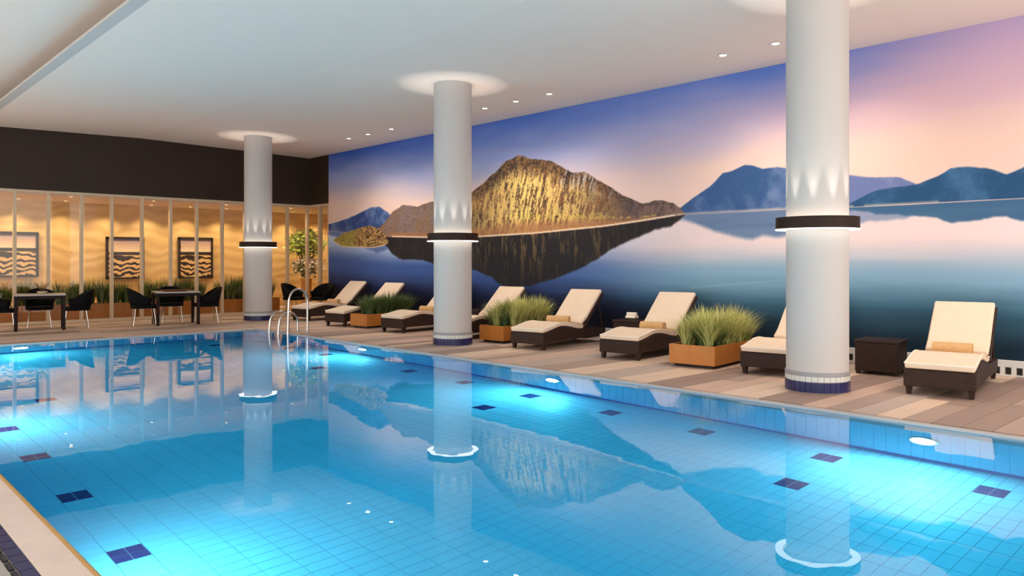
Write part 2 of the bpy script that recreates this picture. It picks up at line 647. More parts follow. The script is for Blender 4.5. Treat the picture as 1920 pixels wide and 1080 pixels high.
def pool_lamp(x, yv, rz, label):
    t = thing('underwater_lamp', label, 'pool lamp', (x, yv, -0.57), rz, 'underwater pool lamps')
    # local +x points into the pool
    MB().lathe([(0.0, 0.0), (0.125, 0.0), (0.125, 0.014), (0.10, 0.02), (0.10, 0.012), (0, 0.012)], n=28).build('rim', M['steel'], t, smooth='auto').rotation_euler = (0, R(90), 0)
    MB().lathe([(0.0, 0.018), (0.05, 0.017), (0.098, 0.013)], n=28).build('lens', lens_m, t, smooth=True).rotation_euler = (0, R(90), 0)
    lamp('underwater_light', 'AREA', (0.04, 0, 0), (0, R(-90), 0), POOL_W, (1.0, 0.90, 0.82), t, shape='DISK', size=0.2)
    return t


for yv, nm in ((2.42, 'beside the deck lounger with the dark cube table'), (6.85, 'below the deck edge between two planters'), (11.34, 'near the steel ladder on the lounger side')):
    pool_lamp(PX1 - 0.002, yv, R(180), 'round white underwater lamp in pool wall ' + nm)
for yv, nm in ((0.15, 'across from the rim outside view'), (4.6, 'under pale coping closest to navy tile row'), (9.05, 'under pale coping halfway along the pool'), (13.5, 'under pale coping close to dining tables')):
    pool_lamp(PX0 + 0.002, yv, 0, 'round white underwater lamp ' + nm)
pool_lamp(2.88, PY1 - 0.002, R(-90), 'round white underwater lamp in pool end wall by dining tables')

# ------------------------------------------------------------------ walls and ceiling
def strip(name, pts, m, label, kind='structure', y0=ROOM_Y0, y1=GY + 0.02):
    b = MB()
    n = len(pts)
    vs = [(x, y0, z) for x, z in pts] + [(x, y1, z) for x, z in pts]
    b.add(vs, [(i, i + 1, n + i + 1, n + i) for i in range(n - 1)])
    o = b.build(name, m)
    s = o.modifiers.new('thick', 'SOLIDIFY')
    s.thickness = 0.02
    s.offset = 0
    return tag(o, label, 'ceiling', kind=kind)


RIDGE = (6.31, 4.485)
strip('ceiling', [(WX + 0.1, 4.405), RIDGE], M['ceiling2'], 'warm grey ceiling above the loungers and columns')
strip('ceiling', [(RIDGE[0], RIDGE[1]), (2.99, 4.41)], M['ceiling'], 'white ceiling panel above the pool water')
b = MB().prism([(2.83, 4.40), (2.99, 4.40), (2.99, 4.44), (2.83, 4.44)], ROOM_Y0, GY)
tag(b.build('trim_4', M['lip']), 'pale lip along the ceiling cove', 'ceiling trim', kind='structure')
# the upper ceiling runs on behind the lip and leaves a deep gap, its inside painted dark as shade
strip('ceiling', [(3.5, 4.75), (LEFT, 4.75)], M['ceiling'], 'raised ceiling panel beyond the shadow gap')
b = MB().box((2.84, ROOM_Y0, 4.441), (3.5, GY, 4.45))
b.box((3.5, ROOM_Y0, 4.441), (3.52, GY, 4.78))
tag(b.build('trim_5', M['gap']), 'dark painted shade in the gap above the ceiling lip', 'ceiling trim', kind='structure')
b = MB().box((LEFT - 0.2, ROOM_Y0, 3.0), (LEFT, GY + 0.1, 4.8))  # added out of view: header keeps direct daylight off the raised ceiling
for k in range(7):
    b.box((LEFT - 0.2, ROOM_Y0 + 3.8 * k, -0.2), (LEFT, ROOM_Y0 + 3.8 * k + 0.3, 3.0))
tag(b.build('wall_left', M['white']), 'white unseen wall with tall openings, added to shade the raised ceiling', 'wall', kind='structure')

b = MB()
b.box((LEFT, GY, HEAD), (WX + 0.16, GY + 0.16, 4.52))
b.box((LEFT, GY, 4.52), (3.52, GY + 0.16, 4.85))
tag(b.build('wall_back', M['fascia']), 'dark brown fascia wall above the glazing', 'wall', kind='structure')
b = MB().box((WX, MY, HEAD), (WX + 0.16, GY, 4.5))
tag(b.build('wall_right_corner', M['fascia']), 'dark brown fascia return beside the mural', 'wall', kind='structure')
b = MB().box((WX + 0.02, ROOM_Y0, -0.2), (WX + 0.2, MY, 4.5))
tag(b.build('wall_right', M['white']), 'wall carrying the lake mural behind the loungers', 'wall', kind='structure')
b = MB().box((WX - 0.03, ROOM_Y0, 0.0), (WX + 0.02, MY - 0.01, 0.2))
bbd = tag(b.build('baseboard_right', M['white'], bevel=0.008), 'white slotted baseboard under the lake mural', 'baseboard', kind='structure')
sl = MB()
yy = ROOM_Y0 + 0.05
while yy < MY - 0.1:
    sl.box((WX - 0.034, yy, 0.03), (WX - 0.02, yy + 0.06, 0.115))
    yy += 0.12
tag(sl.build('vent_slots', M['gap'], bbd), kind='stuff')


# ------------------------------------------------------------------ mural (a flat print)
def fbm(u, v, seed, octs=5, gain=0.5):
    r = np.random.RandomState(seed)
    out = np.zeros_like(u)
    amp, tot, fr = 1.0, 0.0, 1.0
    for k in range(octs):
        g = r.rand(257, 257)
        a, b_ = (u * fr) % 256, (v * fr) % 256
        i, j = a.astype(int), b_.astype(int)
        fu, fv = a - i, b_ - j
        fu, fv = fu * fu * (3 - 2 * fu), fv * fv * (3 - 2 * fv)
        n = (g[i, j] * (1 - fu) + g[i + 1, j] * fu) * (1 - fv) + (g[i, j + 1] * (1 - fu) + g[i + 1, j + 1] * fu) * fv
        out += n * amp
        tot += amp
        amp *= gain
        fr *= 2.03
    return out / tot


def sstep(a, b_, x):
    t = np.clip((x - a) / (b_ - a), 0, 1)
    return t * t * (3 - 2 * t)


def build_mural():
    X = WX
    cols = [on_x(p, X)[0] for p in np.linspace(613, 1925, 900)]
    cols = [MY] + [c_ for c_ in cols if c_ < MY - 0.005]
    cols += list(np.linspace(cols[-1] - 0.03, ROOM_Y0, 70))
    cols = np.array(cols)
    rows = np.concatenate([np.linspace(0.2, 1.2, 60, endpoint=False), np.linspace(1.2, 3.5, 240, endpoint=False), np.linspace(3.5, 4.41, 45)])
    Yg, Zg = np.meshgrid(cols, rows)
    # s: photo column of each wall point, used only as a parameter along the wall
    def to_s(Y): return 960 + F_PX * (X * math.cos(TH) - Y * math.sin(TH)) / (X * math.sin(TH) + Y * math.cos(TH))
    def prof(pts):
        ys, zs = [], []
        for px, py in pts:
            Y, d = on_x(px, X)
            ys.append(Y)
            zs.append(CAM_H + (HOR - py) * d / F_PX)
        o_ = np.argsort(ys)
        return np.array(ys)[o_], np.array(zs)[o_]
    def P(pts, lo=None, hi=None):
        a, b_ = prof(pts)
        return np.interp(cols, a, b_, left=lo, right=hi)
    D = 9.0
    shore = P([(613, 432), (735, 444), (816, 446), (886, 445), (1000, 438), (1130, 425), (1200, 415), (1280, 402), (1475, 392), (1594, 388), (1700, 383), (1920, 371)])
    main = P([(700, 440), (727, 411), (736, 397), (755, 384), (783, 387), (816, 376), (850, 372), (886, 359), (905, 345), (928, 324), (947, 303), (970, 293), (994, 298), (1036, 304), (1073, 322), (1097, 324), (1139, 350), (1167, 366), (1205, 380), (1238, 377), (1261, 380), (1275, 390), (1288, 404)], lo=-D, hi=-D)
    lpeak = P([(613, 421), (652, 411), (670, 402), (694, 390), (710, 387), (731, 402), (760, 420), (790, 440)], lo=-D)
    rblue = P([(1262, 402), (1275, 390), (1298, 373), (1331, 350), (1355, 327), (1369, 323), (1397, 310), (1411, 310), (1430, 317), (1458, 312), (1477, 315), (1520, 330), (1560, 350), (1600, 380), (1640, 400)], lo=-D, hi=-D)
    rmid = P([(1480, 345), (1540, 325), (1594, 328), (1628, 334), (1669, 333), (1690, 334), (1719, 346), (1760, 356), (1800, 366), (1850, 385)], lo=-D, hi=-D)
    rfront = P([(1560, 392), (1594, 381), (1643, 358), (1719, 346), (1758, 332), (1783, 316), (1815, 314), (1851, 317), (1887, 326), (1920, 311), (1960, 300)], hi=-D)
    island = P([(626, 448), (640, 440), (655, 436), (672, 428), (690, 424), (710, 428), (722, 440), (727, 452)], lo=-D, hi=-D)
    isl_b = P([(626, 452), (640, 462), (660, 463), (700, 464), (720, 460), (727, 455)], lo=D, hi=D)
    rough = (fbm(cols[None, :] * 3.0 + 5, np.zeros((1, len(cols))), 3, 6)[0] - 0.5)
    S = to_s(Yg)
    horizon = shore[None, :] + 0 * Zg
    top = 4.4
    hz = np.clip((Zg - horizon) / (top - horizon), 0, 1)
    t = sstep(640, 1900, S)
    def C(c_): return np.array(c_, float)[None, None, :]
    def mix(a, b_, k): return a * (1 - k[..., None]) + b_ * k[..., None]
    n_big = fbm(Yg * 0.35, Zg * 1.3 + 11, 21, 4)
    n_med = fbm(Yg * 0.9 + 3, Zg * 4.0, 22, 5)
    # sky
    sky_low = mix(C((226, 196, 184)) + 0 * Yg[..., None], C((228, 192, 178)), t)
    sky_mid = mix(C((150, 158, 200)) + 0 * Yg[..., None], C((206, 170, 182)), sstep(900, 1750, S))
    sky_top = mix(C((52, 84, 166)) + 0 * Yg[..., None], C((84, 112, 186)), sstep(616, 1250, S))
    sky_top = mix(sky_top, C((168, 146, 182)), sstep(1430, 1900, S))
    hh = hz + (n_big - 0.5) * 0.22 + (n_med - 0.5) * 0.10
    sky = mix(sky_low, sky_mid, sstep(0.26, 0.68, hh))
    sky = mix(sky, sky_top, sstep(0.58, 1.08, hh))
    cl = sstep(0.50, 0.72, n_big * 0.6 + n_med * 0.4) * sstep(0.1, 0.3, hz) * (1 - sstep(0.65, 0.95, hz))
    sky = mix(sky, C((214, 192, 204)), cl * 0.25)
    img = sky
    # mountains
    tex = fbm(Yg * 2.6 + 9, Zg * 2.2, 31, 6, 0.6)
    fine = fbm(Yg * 14, Zg * 5.5, 32, 4, 0.6)
    ridge = 1 - np.abs(fbm(Yg * 3.4 + Zg * 1.2, Zg * 1.1 + 4, 33, 5, 0.55) * 2 - 1)
    def over(img, h_, colr, edge=0.012, amp=0.06):
        k = sstep(-edge, edge, h_[None, :] + rough[None, :] * amp - Zg) * (Zg >= horizon)
        return mix(img, colr, k)
    def hgt(h_): return np.clip((Zg - horizon) / np.maximum(h_[None, :] - horizon, 0.05), 0, 1)
    lp = mix(C((52, 72, 122)) + 0 * sky, C((112, 136, 180)), sstep(0.35, 0.75, tex))
    img = over(img, lpeak, lp)
    rb = mix(C((56, 84, 128)) + 0 * sky, C((116, 132, 168)), sstep(0.4, 0.8, tex) * 0.8)
    img = over(img, rblue, rb)
    img = over(img, rmid, mix(C((104, 116, 160)) + 0 * sky, C((150, 150, 180)), sstep(0.4, 0.8, tex)))
    img = over(img, rfront, mix(C((40, 76, 112)) + 0 * sky, C((70, 108, 146)), sstep(0.35, 0.8, tex)))
    h1 = hgt(main)
    streaks = fbm(Yg * 26 + Zg * 6, Zg * 5.0, 34, 4, 0.65)
    speck = fbm(Yg * 34, Zg * 30, 35, 3, 0.6)
    lit = np.exp(-((S - 985) / 105.0) ** 2) + 0.45 * np.exp(-((S - 1110) / 45.0) ** 2)
    rock = mix(C((124, 88, 62)) + 0 * sky, C((56, 44, 42)), sstep(0.40, 0.66, speck * 0.5 + tex * 0.5))
    gold = sstep(0.46, 0.60, streaks * 0.6 + ridge * 0.2 + speck * 0.2)
    rock = mix(rock, C((250, 208, 124)), np.clip(gold * (0.12 + 0.85 * lit) * (1 - sstep(0.7, 0.95, h1) * 0.8), 0, 1))
    rock = mix(rock, C((138, 120, 120)), (S < 830) * (0.15 + 0.7 * sstep(0.42, 0.58, speck * 0.6 + tex * 0.4)))
    rock = mix(rock, C((122, 102, 108)), sstep(1120, 1200, S) * 0.6)
    rock = mix(rock, C((66, 54, 56)), sstep(0.45, 0.62, streaks) * sstep(1060, 1130, S) * 0.6)
    rock = mix(rock, C((64, 52, 50)), sstep(0.72, 0.9, h1) * sstep(0.42, 0.6, speck) * 0.75 * (S > 880))
    rock = mix(rock, C((166, 112, 78)), (1 - sstep(0.08, 0.22, h1)) * 0.75 * (S < 1230))
    rock = mix(rock, C((214, 182, 92)), np.exp(-((h1 - 0.22) / 0.05) ** 2) * sstep(0.42, 0.58, speck) * (S > 960) * (S < 1230) * 0.7)
    rock = mix(rock, C((196, 180, 172)), sstep(0.5, 0.62, streaks) * sstep(0.62, 0.8, h1) * (S > 1050) * (S < 1150) * 0.7)
    img = over(img, main, rock, amp=0.09)
    # lake
    dep = np.clip((horizon - Zg) / (horizon - 0.2), 0, 1)
    n_w = fbm(Yg * 0.5, Zg * 6, 41, 4)
    dd = np.clip(dep + (n_w - 0.5) * 0.10, 0, 1)
    wl = mix(C((190, 204, 228)) + 0 * sky, C((64, 90, 148)), sstep(0.08, 0.42, dd))
    wl = mix(wl, C((30, 36, 66)), sstep(0.42, 0.82, dd))
    wr = mix(C((226, 202, 200)) + 0 * sky, C((126, 160, 184)), sstep(0.2, 0.52, dd))
    wr = mix(wr, C((58, 96, 118)), sstep(0.48, 0.76, dd))
    wr = mix(wr, C((26, 44, 58)), sstep(0.66, 0.98, dd))
    lake = mix(wl, wr, sstep(1000, 1330, S))
    lake = mix(lake, C((14, 18, 34)), sstep(0.62, 0.98, dep) * (1 - sstep(1150, 1500, S)))
    def refl(img, h_, colr, k=0.72, soft=0.03, alpha=1.0):
        bot = shore - (h_ - shore) * k
        m_ = sstep(-soft, soft, Zg - (bot[None, :] + rough[None, :] * 0.12)) * (Zg < horizon) * (h_[None, :] > -5) * alpha
        return mix(img, colr, m_)
    lake = refl(lake, lpeak, C((62, 84, 138)), 0.6, 0.05, 0.7)
    lake = refl(lake, rblue, mix(C((58, 84, 122)) + 0 * sky, C((96, 122, 156)), n_w), 0.62, 0.05, 0.85)
    lake = refl(lake, rmid, C((104, 122, 158)), 0.6, 0.03, 0.7)
    lake = refl(lake, rfront, mix(C((52, 88, 122)) + 0 * sky, C((70, 106, 138)), n_w), 0.66, 0.02, 0.95)
    rr = fbm(Yg * 17, Zg * 3.0, 51, 5, 0.65)
    rk = mix(C((38, 34, 36)) + 0 * sky, C((150, 118, 66)), sstep(0.5, 0.72, rr) * (0.1 + 0.5 * lit) * (1 - sstep(0.1, 0.5, dep) * 0.7))
    lake = refl(lake, main, rk, 0.70, 0.03, 0.97)
    streak = np.exp(-((Zg - (1.02 + 0.09 * (6.9 - Yg))) / 0.012) ** 2) * (Yg < 7.3) * (Yg > 5.6) * 0.25
    lake = mix(lake, C((170, 190, 200)), streak)
    below = sstep(0.0, 0.012, horizon - Zg)
    img = mix(img, lake, below)
    # sunlit shore line
    sh = np.exp(-((Zg - horizon - 0.012) / 0.016) ** 2) * ((S > 735) * (S < 1265) * 0.95 + (S >= 1265) * (S < 1600) * 0.45 + (S > 1620) * (S < 1760) * 0.4)
    img = mix(img, C((240, 208, 176)), np.clip(sh, 0, 1))
    # wooded island
    ik = sstep(-0.01, 0.01, island[None, :] + rough[None, :] * 0.1 - Zg) * sstep(-0.01, 0.01, Zg - isl_b[None, :])
    ic = mix(C((84, 62, 44)) + 0 * sky, C((190, 150, 96)), sstep(0.42, 0.6, speck))
    ic = mix(ic, C((166, 158, 72)), (1 - sstep(655, 675, S)) * 0.6)
    img = mix(img, ic, ik)
    ib = np.exp(-((Zg - isl_b[None, :]) / 0.014) ** 2)
    img = mix(img, C((236, 206, 170)), np.clip(ib * 0.8, 0, 1))
    img = np.clip(img * 1.09, 0, 250) / 255.0
    rgb = np.where(img <= 0.04045, img / 12.92, ((img + 0.055) / 1.055) ** 2.4)
    nr, nc = Yg.shape
    V = np.stack([np.full(Yg.shape, X), Yg, Zg], -1).reshape(-1, 3)
    idx = np.arange(nr * nc).reshape(nr, nc)
    Fq = np.stack([idx[:-1, :-1], idx[1:, :-1], idx[1:, 1:], idx[:-1, 1:]], -1).reshape(-1, 4)
    me = bpy.data.meshes.new('lake_mural')
    me.vertices.add(len(V)); me.vertices.foreach_set('co', V.ravel())
    me.loops.add(Fq.size); me.loops.foreach_set('vertex_index', Fq.ravel().astype(np.int32))
    me.polygons.add(len(Fq)); me.polygons.foreach_set('loop_start', np.arange(0, Fq.size, 4, dtype=np.int32))
    me.update(calc_edges=True)
    at = me.attributes.new('print', 'FLOAT_COLOR', 'POINT')
    rgba = np.ones((nr * nc, 4), np.float32)
    rgba[:, :3] = rgb.reshape(-1, 3)
    at.data.foreach_set('color', rgba.ravel())
    m = bpy.data.materials.new('lake_print')
    m.use_nodes = True
    nt = m.node_tree
    bs = nt.nodes['Principled BSDF']
    bs.inputs['Roughness'].default_value = 0.6
    bs.inputs['Specular IOR Level'].default_value = 0.15
    a = nt.nodes.new('ShaderNodeAttribute'); a.attribute_name = 'print'
    nt.links.new(a.outputs['Color'], bs.inputs['Base Color'])
    me.materials.append(m)
    o = bpy.data.objects.new('lake_mural', me)
    COL.objects.link(o)
    tag(o, 'wall-wide mural print of golden mountain and blue hills mirrored in a lake', 'mural')


build_mural()

# ------------------------------------------------------------------ glazing and the warm room beyond
MUL_X = [-1.6, -0.95, -0.3, 0.35, 1.0, 1.65, 2.31, 2.98, 3.65, 4.31, 5.0, 5.66, 6.35, 7.04, 7.7, 8.37, 9.0, 9.62, 10.24, 10.86]
b = MB().box((MUL_X[0] - 0.1, GY + 0.02, HEAD - 0.06), (WX + 0.1, GY + 0.1, HEAD))
b.box((MUL_X[0] - 0.1, GY + 0.02, -0.02), (WX + 0.1, GY + 0.1, 0.05))
win1 = tag(b.build('window_1', M['alu']), 'long glass partition below the dark fascia', 'window', kind='structure')
mul_me = MB().box((-0.03, GY + 0.0, 0.05), (0.03, GY + 0.12, HEAD - 0.06)).mesh('mullion', M['alu'])
pane_me = MB().box((0, GY + 0.055, 0.05), (1, GY + 0.061, HEAD - 0.06)).mesh('pane', M['glass'])
for k, x in enumerate(MUL_X):
    put('mullion', mul_me, win1, (x, 0, 0))
    if k:
        put('pane', pane_me, win1, (MUL_X[k - 1] + 0.03, 0, 0), 0, (x - MUL_X[k - 1] - 0.06, 1, 1))
b = MB().box((WX + 0.02, MY, HEAD - 0.06), (WX + 0.1, GY + 0.02, HEAD))
b.box((WX + 0.02, MY, -0.02), (WX + 0.1, GY + 0.02, 0.05))
win2 = tag(b.build('window_2', M['alu']), 'short glass return beside the mural', 'window', kind='structure')
ys = [MY + 0.03, on_x(597, WX)[0], GY - 0.02]
mul2 = MB().box((WX, -0.03, 0.05), (WX + 0.12, 0.03, HEAD - 0.06)).mesh('mullion', M['alu'])
pane2 = MB().box((WX + 0.055, 0, 0.05), (WX + 0.061, 1, HEAD - 0.06)).mesh('pane', M['glass'])
for k, yv in enumerate(ys):
    if k < 2:
        put('mullion', mul2, win2, (0, yv, 0))
    if k:
        put('pane', pane2, win2, (0, ys[k - 1] + 0.03, 0), 0, (1, yv - ys[k - 1] - 0.06, 1))

RX1 = 14.5
b = MB().box((LEFT, BACK_Y, 0), (RX1, BACK_Y + 0.1, 3.1))
tag(b.build('wall_room_back', M['wave_wall']), 'warm wave textured wall of the room behind glass', 'wall', kind='structure')
b = MB().box((WX + 0.2, MY - 0.1, 0), (RX1, MY, 3.1))
b.box((RX1, MY - 0.1, 0), (RX1 + 0.1, BACK_Y, 3.1))
tag(b.build('wall_room_side', M['wave_wall']), 'warm side wall of the room behind glass', 'wall', kind='structure')
b = MB().box((LEFT, GY + 0.1, -0.2), (RX1, BACK_Y, -0.004))
b.box((WX + 0.1, MY, -0.2), (RX1, GY + 0.1, -0.004))
tag(b.build('floor_room', M['warm_floor']), 'warm brown floor of the room behind glass', 'floor', kind='structure')
b = MB().box((LEFT, GY + 0.16, 2.98), (RX1, BACK_Y + 0.1, 3.1))
b.box((WX + 0.16, MY, 2.98), (RX1, GY + 0.16, 3.1))
tag(b.build('ceiling_room', M['ceiling2']), 'low ceiling of the warm room behind glass', 'ceiling', kind='structure')

spot_lens = glow('spot_lens', (255, 244, 224), 25)
room_lens = glow('room_spot_lens', (255, 214, 150), 18)


def downlight(x, yv, z, label, group, watt, col, size, blend, lens, tilt=(0, 0, 0), r=0.055):
    t = thing('recessed_downlight', label, 'downlight', (x, yv, z), 0, group)
    MB().lathe([(r, 0.0), (r + 0.022, -0.002), (r + 0.024, -0.008), (r, -0.012), (r - 0.006, 0.004)], n=24).build('trim_ring', M['white'], t, smooth=True)
    MB().lathe([(0.0, -0.003), (r * 0.6, -0.003), (r - 0.004, -0.002)], n=24).build('lens', lens, t)
    lamp('spot', 'SPOT', (0, 0, -0.02), tilt, watt, col, t, spot_size=R(size), spot_blend=blend, shadow_soft_size=0.05)
    return t


def ceil_z(x):
    return 4.405 + (RIDGE[1] - 4.405) * (WX + 0.1 - x) / (WX + 0.1 - RIDGE[0]) - 0.012


WARM = (1.0, 0.86, 0.70)
trios = [((16.34, 15.49, 14.52), 'before the wooded island of the mural'), ((11.32, 10.44, 9.57), 'before the golden mountain of the mural'),
         ((6.06, 5.24, 4.4), 'before the blue hills of the mural'), ((1.3, 0.45, -0.4), 'beyond the last lounger')]
for ysv, wh in trios:
    for yv, which in zip(ysv, ('glass-side end', 'middle one', 'far end one')):
        downlight(9.87, yv, ceil_z(9.87), 'round ceiling downlight ' + wh + ', ' + which + ' of trio', 'ceiling downlights ' + wh, DOWN_W, WARM, 124, 1.0, spot_lens)
AMBER = (1.0, 0.78, 0.47)
for k in range(12):
    downlight(2.0 + 1.05 * k, 22.3, 2.975, 'small amber downlight washing the wave wall behind glass', 'amber downlights behind glass', BACK_W, AMBER, 120, 0.8, room_lens, r=0.045)
for k in range(6):
    downlight(3.0 + 1.9 * k, 20.75, 2.975, 'small amber downlight above planters behind glass', 'amber downlights over planters', BACK_W * 0.8, AMBER, 150, 0.8, room_lens, r=0.045)

# framed wave pictures on the room's back wall
for k, (xc, w, zc, hh) in enumerate(((4.0, 1.25, 1.6, 1.15), (6.7, 0.98, 1.52, 1.16), (8.62, 1.0, 1.53, 1.2))):
    lab = ('framed wave landscape picture with violet sky behind glass', 'framed wave landscape picture between the two dining tables behind glass',
           'framed wave landscape picture above the dining table by the column')[k]
    t = thing('framed_picture', lab, 'picture', (xc, BACK_Y - 0.06, zc))
    f = MB()
    for a, b2 in (((-w / 2, -0.03, -hh / 2), (w / 2, 0.03, -hh / 2 + 0.05)), ((-w / 2, -0.03, hh / 2 - 0.07), (w / 2, 0.03, hh / 2)),
                  ((-w / 2, -0.03, -hh / 2), (-w / 2 + 0.06, 0.03, hh / 2)), ((w / 2 - 0.06, -0.03, -hh / 2), (w / 2, 0.03, hh / 2))):
        f.box(a, b2)
    f.build('frame', M['frame'], t)
    MB().box((-w / 2 + 0.05, -0.01, -hh / 2 + 0.04), (w / 2 - 0.05, 0.02, hh / 2 - 0.06)).build('print', M['art'], t)


# ------------------------------------------------------------------ plants
def clump_mesh(name, m, seed, blades, hmin, hmax, spread, width):
    r = random.Random(seed)
    V, Fq, tone = [], [], []
    for _ in range(blades):
        a = r.uniform(0, 2 * math.pi)
        L = r.uniform(hmin, hmax)
        lean = r.uniform(0.1, spread)
        r0 = r.uniform(0, 0.05)
        w = width * r.uniform(0.7, 1.3)
        dx, dy = math.cos(a), math.sin(a)
        sx, sy = -dy, dx
        n0 = len(V)
        tn = r.random()
        for k in range(4):
            t = k / 3
            rad = r0 + L * lean * t ** 1.7
            z = L * (t - 0.32 * lean * t * t)
            ww = w * (1 - t) ** 0.6 if k < 3 else 0
            cx, cy = dx * rad, dy * rad
            if k < 3:
                V += [(cx - sx * ww, cy - sy * ww, z), (cx + sx * ww, cy + sy * ww, z)]
                tone += [tn * 0.7 + 0.3 * t] * 2
            else:
                V.append((cx, cy, z)); tone.append(tn * 0.7 + 0.3)
        Fq += [(n0, n0 + 1, n0 + 3, n0 + 2), (n0 + 2, n0 + 3, n0 + 5, n0 + 4), (n0 + 4, n0 + 5, n0 + 6)]
    me = bpy.data.meshes.new(name)
    me.from_pydata(V, [], Fq)
    at = me.attributes.new('tone', 'FLOAT', 'POINT')
    at.data.foreach_set('value', tone)
    me.materials.append(m)
    return me


CL = [clump_mesh('grass_clump', M['grass'], 60 + k, 210, 0.3, 0.6, 0.85, 0.0065) for k in range(4)]
CLD = [clump_mesh('grass_clump', M['grass_dark'], 70 + k, 160, 0.28, 0.54, 0.85, 0.0065) for k in range(4)]
CLR = [clump_mesh('grass_clump', M['grass_dark'], 80 + k, 110, 0.3, 0.75, 0.5, 0.009) for k in range(4)]


def planter(name, label, loc, rz, L, W, H, meshes, rows, cols, group, base=0.045):
    t = thing(name, label, 'planter', loc, rz, group)
    MB().box((0.06, 0.05, 0), (L - 0.06, W - 0.05, base)).build('plinth', M['plinth'], t)
    th = 0.025
    b = MB()
    b.box((0, 0, base), (L, W, base + 0.03))
    b.box((0, 0, base + 0.03), (L, th, H)); b.box((0, W - th, base + 0.03), (L, W, H))
    b.box((0, th, base + 0.03), (th, W - th, H)); b.box((L - th, th, base + 0.03), (L, W - th, H))
    b.build('box', M['corten'], t)
    MB().box((th, th, H - 0.12), (L - th, W - th, H - 0.04)).build('soil', M['soil'], t)
    for i in range(cols):
        for j in range(rows):
            x = 0.14 + (i + 0.5) * (L - 0.28) / cols + rng.uniform(-0.04, 0.04)
            yv = 0.08 + (j + 0.5) * (W - 0.16) / rows + rng.uniform(-0.04, 0.04)
            s = rng.uniform(0.85, 1.15)
            mlist = meshes[0] if rng.random() < (0.25 if i < 2 else 0.1) else meshes[1]
            put('grass_clump', rng.choice(mlist), t, (x, yv, H - 0.06), rng.uniform(0, 6.28), (s, s, s))
    return t


PA = R(7)
planter('grass_planter', 'orange brown planter of yellow green grass beside the largest column', (8.76, 5.50, 0), PA, 1.55, 0.66, 0.30, (CLD, CL), 3, 8, 'grass planters between loungers')
planter('grass_planter', 'orange brown planter of yellow green grass under the golden mountain', (8.92, 9.74, 0), PA, 1.5, 0.56, 0.30, (CLD, CL), 3, 8, 'grass planters between loungers')
planter('grass_planter', 'orange brown planter of dark green grass near the pool ladder', (8.86, 13.95, 0), PA, 1.5, 0.55, 0.30, (CLD, CLD), 3, 8, 'grass planters between loungers')
for k, wh in enumerate(('beyond the table with the bowl', 'between the two dining tables', 'beyond the table with the tray', 'beyond the round column')):
    planter('window_planter', 'long brown planter of dark grass behind the glass, ' + wh, (2.5 + 1.92 * k, 20.5, 0), 0, 1.88, 0.45, 0.40, (CLR, CLR), 2, 9, 'planters behind the glass', 0.03)

# flowering potted tree in the glazed corner
t = thing('flowering_potted_tree', 'leafy potted tree with white blossoms in tall tan pot in glazed corner', 'potted plant', (11.55, 21.6, 0))
MB().lathe([(0, 0), (0.11, 0), (0.13, 0.05), (0.17, 0.85), (0.185, 0.9), (0.165, 0.9), (0.15, 0.82), (0, 0.82)], n=24).build('pot', M['tan'], t, smooth='auto')
br = MB()
for k in range(7):
    a = k * 0.9
    br.tube([(0, 0, 0.8), (0.08 * math.cos(a), 0.08 * math.sin(a), 1.2), (0.25 * math.cos(a), 0.25 * math.sin(a), 1.7), (0.35 * math.cos(a + .3), 0.35 * math.sin(a + .3), 2.1)], [0.02, 0.016, 0.01, 0.005], 6)
br.build('branches', M['trunk'], t)


def leaf_cloud(n, c, rad, size, seed):
    r = random.Random(seed)
    V, Fq, tone = [], [], []
    for _ in range(n):
        d = Vector((r.gauss(0, 1), r.gauss(0, 1), r.gauss(0, 1))).normalized() * r.random() ** 0.4
        p = Vector(c) + Vector((d.x * rad[0], d.y * rad[1], d.z * rad[2]))
        q = Vector((r.gauss(0, 1), r.gauss(0, 1), r.gauss(0, 1))).normalized()
        s = q.orthogonal().normalized()
        L, w = size * r.uniform(0.7, 1.3), size * 0.32
        n0 = len(V)
        V += [p, p + q * L * 0.5 + s * w, p + q * L, p + q * L * 0.5 - s * w]
        Fq.append((n0, n0 + 1, n0 + 2, n0 + 3))
        tone += [r.random()] * 4
    me = bpy.data.meshes.new('foliage')
    me.from_pydata([tuple(v) for v in V], [], Fq)
    me.attributes.new('tone', 'FLOAT', 'POINT').data.foreach_set('value', tone)
    return me


me = leaf_cloud(900, (0, 0, 1.98), (0.62, 0.6, 0.42), 0.15, 5); me.materials.append(M['foliage']); put('foliage', me, t)
me = leaf_cloud(420, (0.05, -0.1, 1.3), (0.5, 0.45, 0.27), 0.11, 6); me.materials.append(M['flower']); put('blossoms', me, t)
me = leaf_cloud(260, (0, 0, 1.25), (0.42, 0.42, 0.32), 0.12, 8); me.materials.append(M['grass_dark']); put('foliage', me, t)

# ------------------------------------------------------------------ columns with ring lamps
CR = 0.325
ring_up = glow('ring_top_glow', (255, 246, 232), 14)
ring_dn = glow('ring_bottom_glow', (255, 246, 232), 3.2)
blue_me = MB().box((CR + 0.002, -0.029, 0.006), (CR + 0.012, 0.029, 0.115)).mesh('tile', M['blue_tile'])
white_me = MB().box((CR + 0.002, -0.029, 0.121), (CR + 0.011, 0.029, 0.176)).mesh('tile', M['col_white'])


